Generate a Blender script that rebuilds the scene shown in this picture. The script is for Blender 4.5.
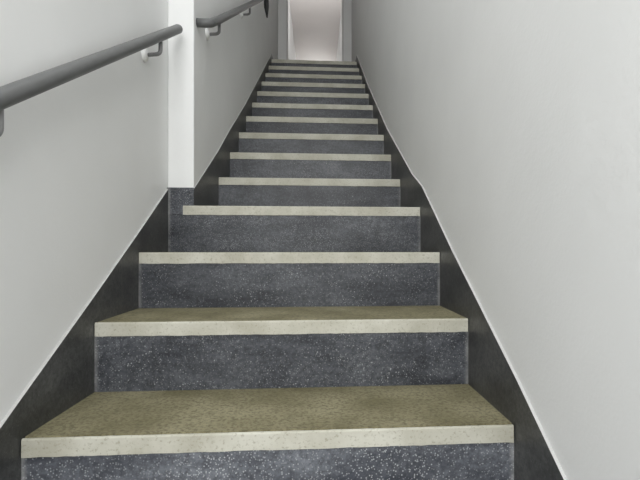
import bpy, bmesh, math, random
from mathutils import Vector
random.seed(4)
for o in list(bpy.data.objects):
    bpy.data.objects.remove(o)
SC = bpy.context.scene
COL = SC.collection

# ------------------------------------------------------------------ camera, sky, light, exposure
F_PX = 460.0
YAW = 0.0721
CAM_Z = 0.556
cd = bpy.data.cameras.new('camera')
cam = bpy.data.objects.new('camera', cd); COL.objects.link(cam)
cam.location = (0, 0, CAM_Z)
cam.rotation_euler = (math.pi/2, 0, -YAW)
cd.sensor_fit = 'HORIZONTAL'; cd.sensor_width = 36.0
cd.lens = F_PX/640*36.0
cd.shift_x = -(350.9-320)/640
cd.shift_y = (249.25-240)/640
cd.clip_start = 0.01
SC.camera = cam

world = bpy.data.worlds.new('World'); SC.world = world
world.use_nodes = True
bg = world.node_tree.nodes['Background']
bg.inputs[0].default_value = (0.97, 0.99, 1.0, 1)
bg.inputs[1].default_value = 2.15

def area(name, loc, target, sx, sy, power, col=(1, 1, 1)):
    l = bpy.data.lights.new(name, 'AREA'); l.shape = 'RECTANGLE'
    l.size = sx; l.size_y = sy; l.energy = power; l.color = col
    o = bpy.data.objects.new(name, l); COL.objects.link(o)
    o.location = loc
    o.rotation_euler = (Vector(target)-Vector(loc)).to_track_quat('-Z', 'Y').to_euler()
    return o
area('hall_daylight', (-0.1, -1.25, 1.8), (0.0, 1.4, 0.7), 1.5, 1.3, 38, (1.0, 0.995, 0.98))
area('upper_flight_fill', (-0.03, 3.2, 4.09), (-0.03, 3.82, 3.09), 0.35, 1.4, 4, (1.0, 0.995, 0.97))  # added fill under the soffit, lifts the upper flight walls; no fixture there
area('corridor_end_fill', (-0.03, 12.2, 4.68), (-0.03, 8.0, 4.60), 0.84, 0.18, 24, (1.0, 0.985, 0.97))  # added strip, brightens the corridor walls while grazing the ceiling; no window modelled
pl = bpy.data.lights.new('corridor_ceiling_fill', 'SPOT'); pl.energy = 135; pl.shadow_soft_size = 0.05  # added unseen spot that brightens the near part of the corridor ceiling
pl.spot_size = math.radians(84); pl.spot_blend = 0.8
po = bpy.data.objects.new('corridor_ceiling_fill', pl); COL.objects.link(po); po.location = (-0.03, 6.35, 3.98)
po.rotation_euler = (Vector((-0.03, 8.2, 4.88))-po.location).to_track_quat('-Z', 'Y').to_euler()

SC.view_settings.view_transform = 'Standard'
SC.view_settings.look = 'None'
SC.view_settings.exposure = 0.06
SC.view_settings.gamma = 1.0
SC.view_settings.use_curve_mapping = False

# ------------------------------------------------------------------ measures (metres)
XL, XR = -0.583, 0.417          # lower flight, left and right ends of the steps
XU = XL + 0.0974                # left end of the upper flight (the wall steps in)
Y1, D, H = 0.948, 0.2982, 0.1815
CH = 0.3743
D4, D2, H2 = 0.4515, 0.2891, 0.1835
N = 14
def nose_y(i): return Y1+D*(i-1) if i <= 4 else Y1+3*D+D4+D2*(i-5)
def nose_z(i): return CAM_Z-CH+H*(i-1) if i <= 4 else CAM_Z-CH+4*H+H2*(i-5)
Y4 = nose_y(4)
YT, ZT = nose_y(N), nose_z(N)
Y_END = 12.25
Z_CEIL = 4.88
WEAR = [1.3, 0.85, 0.72, 0.78, 0.7, 0.76, 0.68, 0.74, 0.72, 0.78, 0.7, 0.75, 0.7, 0.72]   # slight differences in grime from riser to riser
NH, NDEP = 0.0355, 0.016        # pale edge strip: height, depth
SK = 0.006                      # skirting stands this far off the plaster

# ------------------------------------------------------------------ materials
def lin(c):
    return tuple(((v/255)/12.92 if v/255 <= 0.04045 else ((v/255+0.055)/1.055)**2.4) for v in c)+(1,)
class NT:
    def __init__(s, name, rough=0.6, spec=0.3):
        s.m = bpy.data.materials.new(name); s.m.use_nodes = True
        s.t = s.m.node_tree; s.n = s.t.nodes; s.l = s.t.links
        s.b = s.n['Principled BSDF']
        s.b.inputs['Roughness'].default_value = rough
        s.b.inputs['Specular IOR Level'].default_value = spec
        s.co = s.n.new('ShaderNodeTexCoord').outputs['Object']
    def noise(s, scale, detail=4, rough=0.6, stretch=None):
        n = s.n.new('ShaderNodeTexNoise'); n.inputs['Scale'].default_value = scale
        n.inputs['Detail'].default_value = detail; n.inputs['Roughness'].default_value = rough
        v = s.co
        if stretch:
            mp = s.n.new('ShaderNodeMapping'); mp.inputs['Scale'].default_value = stretch
            s.l.new(v, mp.inputs[0]); v = mp.outputs[0]
        s.l.new(v, n.inputs['Vector']); return n.outputs[0]
    def voro(s, scale):
        n = s.n.new('ShaderNodeTexVoronoi'); n.inputs['Scale'].default_value = scale
        s.l.new(s.co, n.inputs['Vector']); return n
    def ramp(s, v, stops):
        r = s.n.new('ShaderNodeValToRGB'); e = r.color_ramp.elements
        for i, (p, c) in enumerate(stops):
            x = e[i] if i < 2 else e.new(p)
            x.position = p; x.color = c if len(c) == 4 else tuple(c)+(1,)
        s.l.new(v, r.inputs[0]); return r.outputs[0]
    def mix(s, fac, a, b, mode='MIX'):
        n = s.n.new('ShaderNodeMix'); n.data_type = 'RGBA'; n.blend_type = mode
        for sock, v in ((n.inputs[0], fac), (n.inputs[6], a), (n.inputs[7], b)):
            if isinstance(v, (float, int)): sock.default_value = v
            elif isinstance(v, tuple): sock.default_value = v
            else: s.l.new(v, sock)
        return n.outputs[2]
    def bump(s, v, strength, dist):
        n = s.n.new('ShaderNodeBump'); n.inputs['Strength'].default_value = strength
        n.inputs['Distance'].default_value = dist
        s.l.new(v, n.inputs['Height']); s.l.new(n.outputs[0], s.b.inputs['Normal'])
    def color(s, v):
        if isinstance(v, tuple): s.b.inputs['Base Color'].default_value = v
        else: s.l.new(v, s.b.inputs['Base Color'])
        return s
G = lambda v: (v, v, v, 1)

def plaster(name, base):
    k = NT(name, 0.55, 0.25)
    a = k.noise(2.2, 3)
    f = k.ramp(a, [(0.3, G(0.95)), (0.7, G(1.0))])
    k.color(k.mix(1.0, base, f, 'MULTIPLY'))
    h = k.mix(0.35, k.noise(26, 3), k.noise(140, 2))
    k.bump(h, 0.24, 0.004)
    return k.m
M_WALL = plaster('white_plaster', (0.80, 0.803, 0.795, 1))
M_CEIL = plaster('ceiling_paint', (0.60, 0.565, 0.545, 1))

def terrazzo(name, dark, mid, chip, chips=1.0, ends=False):
    k = NT(name, 0.42, 0.4)
    deep = tuple(x*0.42 for x in dark[:3])+(1,)
    blot = k.noise(4.0, 7, 0.66, (0.8, 1.0, 2.2))
    c = k.mix(k.ramp(blot, [(0.38, G(0)), (0.62, G(1))]), dark, mid)
    fine = k.noise(95, 3, 0.7)
    c = k.mix(k.ramp(fine, [(0.35, G(0.6)), (0.62, G(0))]), c, deep)
    haze = k.noise(9, 6, 0.7, (0.7, 1.0, 1.6))
    thick = k.ramp(haze, [(0.40, G(0.35)), (0.62, G(1))])          # chips show through in patches
    for scale, r0, r1, p0, p1, amt in ((230, 0.20, 0.45, 0.50, 0.75, 0.55), (135, 0.14, 0.30, 0.66, 0.84, 0.85), (80, 0.08, 0.17, 0.78, 0.88, 0.9)):
        v = k.voro(scale)
        near = k.ramp(v.outputs['Distance'], [(r0, G(1)), (r1, G(0))])
        pick = k.ramp(v.outputs['Color'], [(p0, G(0)), (p1, G(chips*amt))])
        c = k.mix(k.mix(1.0, k.mix(1.0, near, pick, 'MULTIPLY'), thick, 'MULTIPLY'), c, chip)
    streak = k.noise(6, 5, 0.65, (3.2, 1.0, 0.7))
    c = k.mix(k.ramp(streak, [(0.58, G(0)), (0.74, G(0.55))]), c, deep)
    if ends:                                                        # rubbed pale arris where the riser meets the skirting
        sx = k.n.new('ShaderNodeSeparateXYZ'); k.l.new(k.co, sx.inputs[0])
        for x in (XL, XR):
            d = k.n.new('ShaderNodeMath'); d.operation = 'SUBTRACT'; k.l.new(sx.outputs[0], d.inputs[0]); d.inputs[1].default_value = x
            a = k.n.new('ShaderNodeMath'); a.operation = 'ABSOLUTE'; k.l.new(d.outputs[0], a.inputs[0])
            m = k.ramp(a.outputs[0], [(0.003, G(0.6)), (0.011, G(0))])
            brk = k.ramp(k.noise(24, 4), [(0.35, G(0.25)), (0.6, G(1))])
            c = k.mix(k.mix(1.0, m, brk, 'MULTIPLY'), c, (0.34, 0.34, 0.33, 1))
    if ends:
        oi = k.n.new('ShaderNodeObjectInfo')
        c = k.mix(1.0, c, oi.outputs['Color'], 'MULTIPLY')
    k.color(c)
    k.bump(fine, 0.15, 0.002)
    return k.m
M_RISER = terrazzo('blue_grey_terrazzo', (0.034, 0.037, 0.047, 1), (0.135, 0.143, 0.160, 1), (0.62, 0.64, 0.64, 1), 0.85, True)
M_SKIRT = terrazzo('dark_terrazzo_skirting', (0.044, 0.045, 0.045, 1), (0.105, 0.106, 0.103, 1), (0.24, 0.24, 0.23, 1), 0.4)

def tread_mat():
    k = NT('olive_worn_tread', 0.6, 0.25)
    c = k.mix(k.ramp(k.noise(6, 5), [(0.33, G(0)), (0.68, G(1))]), (0.165, 0.148, 0.082, 1), (0.300, 0.275, 0.175, 1))
    fine = k.noise(120, 3, 0.7)
    c = k.mix(k.ramp(fine, [(0.36, G(0.7)), (0.55, G(0))]), c, (0.085, 0.075, 0.045, 1))
    v = k.voro(130)
    near = k.ramp(v.outputs['Distance'], [(0.15, G(1)), (0.32, G(0))])
    pick = k.ramp(v.outputs['Color'], [(0.66, G(0)), (0.84, G(0.45))])
    c = k.mix(k.mix(1.0, near, pick, 'MULTIPLY'), c, (0.36, 0.34, 0.24, 1))
    k.color(c); k.bump(fine, 0.3, 0.002)
    return k.m
M_TREAD = tread_mat()

def nosing_mat():
    k = NT('pale_cement_nosing', 0.6, 0.25)
    c = k.mix(k.ramp(k.noise(9, 5), [(0.35, G(0)), (0.65, G(1))]), (0.41, 0.395, 0.325, 1), (0.54, 0.53, 0.46, 1))
    fine = k.noise(150, 3, 0.7)
    c = k.mix(k.ramp(fine, [(0.33, G(0.6)), (0.45, G(0))]), c, (0.28, 0.26, 0.20, 1))
    k.color(c); k.bump(fine, 0.25, 0.0015)
    return k.m
M_NOSE = nosing_mat()

def plain(name, col, rough=0.5, spec=0.4, var=0.12, scale=30):
    k = NT(name, rough, spec)
    f = k.ramp(k.noise(scale, 4), [(0.3, G(1-var)), (0.7, G(1.0))])
    k.color(k.mix(1.0, tuple(col)+(1,), f, 'MULTIPLY'))
    return k.m
M_RAIL = plain('grey_rail_plastic', (0.115, 0.118, 0.117), 0.42, 0.4)
M_CAP = plain('dark_rail_end', (0.045, 0.046, 0.047), 0.5, 0.3)
M_ROD = plain('grey_painted_steel', (0.22, 0.22, 0.22), 0.4, 0.5)
M_PLATE = plain('white_wall_plate', (0.78, 0.78, 0.77), 0.35, 0.5, 0.04)
M_LEDGE = plain('white_painted_ledge', (0.52, 0.52, 0.51), 0.5, 0.3, 0.06)
M_FRAME = plain('white_frame_paint', (0.66, 0.65, 0.64), 0.45, 0.4, 0.05)
M_FLOOR = plain('reddish_brown_floor', (0.24, 0.17, 0.145), 0.5, 0.3, 0.2, 8)
M_HALL = plain('grey_hall_floor', (0.22, 0.22, 0.21), 0.5, 0.3, 0.2, 8)

# ------------------------------------------------------------------ mesh helpers
def link(name, bm, mats, parent=None, bevel=0.0, smooth=False):
    me = bpy.data.meshes.new(name)
    bmesh.ops.recalc_face_normals(bm, faces=bm.faces)
    bm.to_mesh(me); bm.free()
    for m in (mats if isinstance(mats, (list, tuple)) else [mats]): me.materials.append(m)
    if smooth:
        for p in me.polygons: p.use_smooth = True
    o = bpy.data.objects.new(name, me); COL.objects.link(o)
    if parent: o.parent = parent
    if bevel:
        b = o.modifiers.new('bevel', 'BEVEL'); b.width = bevel; b.segments = 2; b.limit_method = 'ANGLE'
    return o
def box(bm, x0, x1, y0, y1, z0, z1, mi=0):
    v = [bm.verts.new((x, y, z)) for x in (x0, x1) for y in (y0, y1) for z in (z0, z1)]
    fs = []
    for q in ((0,1,3,2),(4,6,7,5),(0,4,5,1),(2,3,7,6),(0,2,6,4),(1,5,7,3)):
        f = bm.faces.new([v[i] for i in q]); f.material_index = mi; fs.append(f)
    return fs
def struct(name, bm, mats, **k):
    o = link(name, bm, mats, **k); o['kind'] = 'structure'; return o
def prism_x(bm, pts, x0, x1):
    """extrude a (y,z) outline from x0 to x1; returns the side faces in outline order"""
    a = [bm.verts.new((x0, y, z)) for y, z in pts]
    b = [bm.verts.new((x1, y, z)) for y, z in pts]
    bm.faces.new(a); bm.faces.new(b[::-1])
    n = len(pts)
    return [bm.faces.new((a[i], b[i], b[(i+1) % n], a[(i+1) % n])) for i in range(n)]
def tube(path, radii, seg=20, cap=True, bm=None):
    bm = bm or bmesh.new()
    path = [Vector(p) for p in path]
    if isinstance(radii, float): radii = [radii]*len(path)
    rings = []; ref = Vector((1, 0.13, 0.07)).normalized()
    t0 = (path[1]-path[0]).normalized()
    u = (ref-t0*ref.dot(t0)).normalized()
    for i, p in enumerate(path):
        t = (path[min(i+1, len(path)-1)]-path[max(i-1, 0)]).normalized()
        u = (u-t*u.dot(t)).normalized(); w = t.cross(u)
        rings.append([bm.verts.new(p+(u*math.cos(2*math.pi*k/seg)+w*math.sin(2*math.pi*k/seg))*radii[i]) for k in range(seg)])
    for r, q in zip(rings, rings[1:]):
        for k in range(seg):
            bm.faces.new((r[k], r[(k+1) % seg], q[(k+1) % seg], q[k]))
    if cap:
        bm.faces.new(rings[0][::-1]); bm.faces.new(rings[-1])
    return bm
def fillet(pts, r, n=7):
    pts = [Vector(p) for p in pts]; out = [pts[0]]
    for a, b, c in zip(pts, pts[1:], pts[2:]):
        d1 = (a-b); d2 = (c-b); rr = min(r, d1.length*0.48, d2.length*0.48)
        p, q = b+d1.normalized()*rr, b+d2.normalized()*rr
        for i in range(n+1):
            t = i/n
            out.append(p*(1-t)**2+b*2*t*(1-t)+q*t*t)
    out.append(pts[-1]); return out

# ------------------------------------------------------------------ the setting
Y_OPEN = -0.5                                  # the stairwell opens into the hall here
Z_LOW = 3.6                                    # top of the walls round the open lower flight (daylight falls in from above)
Y_S0 = 2.3                                     # the covered upper flight starts here
Y_S1 = Y_S0+(Z_CEIL-Z_LOW)/0.62
bm = bmesh.new(); prism_x(bm, [(Y_OPEN, -0.05), (Y_END, -0.05), (Y_END, Z_CEIL+0.1), (Y_S1, Z_CEIL+0.1), (Y_S0, Z_LOW), (Y_OPEN, Z_LOW)], XR+SK, XR+SK+0.15); struct('wall_right', bm, M_WALL)
P4 = Y4+0.004
SKP = 0.0125
bm = bmesh.new()
box(bm, XL-SK-0.15, XL-SK, Y_OPEN, Y4+0.3, -0.05, Z_LOW)
struct('wall_left', bm, M_WALL)
# thicker upper wall: its square end is the bright pillar face
Z_PIL = nose_z(4)+0.072
SU = 0.003
bm = bmesh.new()
prism_x(bm, [(P4+SKP, -0.05), (Y_END, -0.05), (Y_END, Z_CEIL+0.1), (Y_S1, Z_CEIL+0.1), (Y_S0, Z_LOW), (P4+SKP, Z_LOW)], XL-SK, XU-SU)
struct('wall_left_upper', bm, M_WALL, bevel=0.004)
bm = bmesh.new()
prism_x(bm, [(Y_S0, Z_LOW), (Y_S1, Z_CEIL), (Y_END, Z_CEIL), (Y_END, Z_CEIL+0.1), (Y_S1, Z_CEIL+0.1), (Y_S0, Z_LOW+0.1)], XU-SU, XR+SK)
struct('ceiling', bm, M_CEIL)
bm = bmesh.new(); box(bm, -3.5, 3.5, -4.5, Y1, -0.08, 0.0); struct('floor', bm, M_HALL)
bm = bmesh.new(); box(bm, XU-SU, XR+SK, YT+0.30, Y_END, ZT-0.15, ZT); struct('floor_landing', bm, M_FLOOR)
bm = bmesh.new(); box(bm, XU-SU-0.1, XR+SK+0.15, Y_END, Y_END+0.12, ZT-0.15, Z_CEIL+0.1); struct('wall_back', bm, M_WALL)

# doorway at the head of the stairs: two jambs and a head
YD = 5.75
def jamb(x0, x1):
    box(bm, x0, x1, YD, YD+0.11, ZT, Z_CEIL)
bm = bmesh.new(); jamb(XU-SU, -0.388); struct('wall_doorway_left', bm, M_WALL)
bm = bmesh.new(); jamb(0.323, XR+SK); struct('wall_doorway_right', bm, M_WALL)
bm = bmesh.new(); box(bm, -0.388, 0.323, YD, YD+0.11, ZT+2.05, Z_CEIL); struct('wall_doorway_head', bm, M_WALL)
bm = bmesh.new()
box(bm, -0.388, -0.371, YD-0.012, YD+0.122, ZT, ZT+2.05)
box(bm, 0.306, 0.323, YD-0.012, YD+0.122, ZT, ZT+2.05)
box(bm, -0.371, 0.306, YD-0.012, YD+0.122, ZT+2.033, ZT+2.05)
struct('door_1', bm, M_FRAME, bevel=0.002)

# sloped terrazzo skirtings with a white painted ledge
def skirting(name, top, x0, x1, drop=0.75):
    bm = bmesh.new()
    pts = list(top)+[(y, z-drop) for y, z in reversed(top)]
    fs = prism_x(bm, pts, x0, x1)
    for f in fs[:len(top)-1]: f.material_index = 1
    return struct(name, bm, [M_SKIRT, M_LEDGE])
C = CAM_Z
right_top = [(-0.3, C-1.05), (0.94, C-0.275), (1.41, C-0.003), (1.82, C+0.250), (2.02, C+0.334), (2.75, C+0.722), (3.8, C+1.355), (YT+0.02, ZT+0.075), (YT+0.28, ZT+0.09)]
skirting('baseboard_right', right_top, XR, XR+SK)
left_top = [(-0.3, C-1.06), (0.90, C-0.325), (1.27, C-0.112), (1.565, C+0.063), (P4, C+0.235)]
skirting('baseboard_left', left_top, XL-SK, XL)
upper_top = [(P4+SKP, Z_PIL), (nose_y(5), C+0.480), (nose_y(6), C+0.655), (nose_y(8), nose_z(8)+0.085), (nose_y(12), nose_z(12)+0.06), (YT+0.02, ZT+0.065), (YT+0.28, ZT+0.08)]
skirting('baseboard_left_upper', upper_top, XU-SU, XU)
bm = bmesh.new()
fs = box(bm, XL-SK, XU, P4, P4+SKP, nose_z(4)-NH, Z_PIL)
struct('baseboard_pillar', bm, [M_RISER], bevel=0.002)

# ------------------------------------------------------------------ the staircase
stairs = bpy.data.objects.new('staircase', None); COL.objects.link(stairs)
stairs.location = (0, Y1, 0)
stairs['label'] = 'long straight terrazzo staircase with dark risers and pale edge strips between white walls'
stairs['category'] = 'staircase'
def strip_mesh(x0, x1, y, z, jit):
    """pale edge strip with slightly uneven top and bottom arrises"""
    bm = bmesh.new(); n = 60; rows = []
    for i in range(n+1):
        x = x0+(x1-x0)*i/n
        a, b, c = (random.uniform(-1, 1)*jit for _ in range(3))
        rows.append([bm.verts.new(p) for p in ((x, y, z-NH+b), (x, y+0.0008*abs(a)/jit, z-0.0025+a*0.4), (x, y+0.0018, z+0.0008), (x, y+NDEP*0.35+c, z+0.0008), (x, y+NDEP, z-0.004), (x, y+NDEP, z-NH+b))])
    for r, q in zip(rows, rows[1:]):
        for k in range(6): bm.faces.new((r[k], r[(k+1) % 6], q[(k+1) % 6], q[k]))
    bm.faces.new(rows[0]); bm.faces.new(rows[-1][::-1])
    return bm
for i in range(1, N+1):
    x0, x1 = (XL, XR) if i <= 4 else (XU, XR)
    y, z = nose_y(i), nose_z(i)
    yb = nose_y(i+1)+0.005 if i < N else y+0.30
    zb = nose_z(i-1) if i > 1 else 0.0
    RT = 0.02                                        # riser facing thickness
    bm = bmesh.new()
    if i == 4:                                       # the deep step: its tread passes beside the pillar
        box(bm, XU, x1, y+NDEP, yb, zb, z)
    else:
        box(bm, x0, x1, y+NDEP, yb, zb, z)
    st = link('stair_step', bm, M_TREAD, stairs)
    st.location.y = -Y1
    st['label'] = 'olive brown worn tread'
    bm = bmesh.new(); box(bm, x0, x1, y+0.004, y+NDEP, zb, z-NH)
    r = link('riser', bm, M_RISER, st); r['label'] = 'dark blue grey terrazzo riser'
    w = WEAR[i-1]; r.color = (w, w, w, 1)
    nx0 = x0 if i != 4 else -0.528
    e = link('nosing_strip', strip_mesh(nx0+0.002, x1-0.002, y, z, 0.0008), M_NOSE, st)
    e['label'] = 'pale cement edge strip'

# ------------------------------------------------------------------ handrails
RAIL_R = 0.0172
def handrail(label, group, path, ends, wall_x, brackets, cap=None):
    root = bpy.data.objects.new('handrail', None); COL.objects.link(root)
    base = Vector((wall_x, path[0][1], path[0][2])); root.location = base
    root['label'] = label; root['category'] = 'handrail'; root['group'] = group
    rel = lambda p: tuple(Vector(p)-base)
    pp = fillet([rel(p) for p in path], 0.045)
    rad = [RAIL_R]*len(pp)
    if ends:                                         # rounded free end
        d = (pp[-1]-pp[-2]).normalized()
        last = pp[-1]
        for s, k in ((0.006, 0.93), (0.0105, 0.75), (0.013, 0.4)):
            pp.append(last+d*s); rad.append(RAIL_R*k)
    link('rail', tube(pp, rad, 24), M_RAIL, root, smooth=True)
    for (x, y, z) in brackets:
        pl = [(x, y, z-RAIL_R*0.7), (x, y, z-0.062), (wall_x+0.012, y, z-0.066)]
        b = link('bracket', tube(fillet([rel(p) for p in pl], 0.016), 0.0068, 12), M_ROD, root, smooth=True)
        c = Vector(rel((wall_x, y, z-0.066)))
        bm = tube([c, c+Vector((0.004, 0, 0)), c+Vector((0.011, 0, 0)), c+Vector((0.014, 0, 0))], [0.024, 0.024, 0.018, 0.009], 20)
        w = link('wall_plate', bm, M_PLATE, b); w['label'] = 'white round wall plate'
    if cap:
        q = fillet([rel(p) for p in cap], 0.03)
        n = len(q)
        o = link('end_return', tube(q, [0.021 if k < n-1 else 0.005 for k in range(n)], 16), M_CAP, root, smooth=True)
        o['label'] = 'dark turned-down rail end'
    return root
WXL, WXU = XL-SK, XU-SU
sl = 0.605
ax = lambda y: -0.550+(y-0.83)*0.0204
z_at = lambda y: C+0.848+(y-1.81)*sl
handrail('thick grey tube handrail on the left wall, ending against the white pillar', 'handrails on the left wall',
         [(ax(-0.25), -0.25, z_at(-0.25)), (ax(0.4), 0.4, z_at(0.4)), (ax(1.795), 1.795, z_at(1.795))], True, WXL,
         [(ax(y), y, z_at(y)) for y in (0.02, 0.838, 1.61)])
ax2 = -0.434
z2 = lambda y: C+0.930+(y-1.93)*0.603
handrail('grey handrail starting just behind the white pillar and climbing the upper left wall', 'handrails on the left wall',
         [(WXU, 1.905, C+0.918), (ax2, 1.905, C+0.918), (ax2, 2.03, z2(2.03)), (ax2, 3.89, z2(3.89))], False, WXU,
         [(ax2, y, z2(y)) for y in (2.07, 2.99)],
         [(ax2, 3.885, z2(3.885)), (ax2, 3.92, z2(3.905)), (ax2+0.002, 3.925, C+2.07), (ax2+0.008, 3.925, C+1.955)])
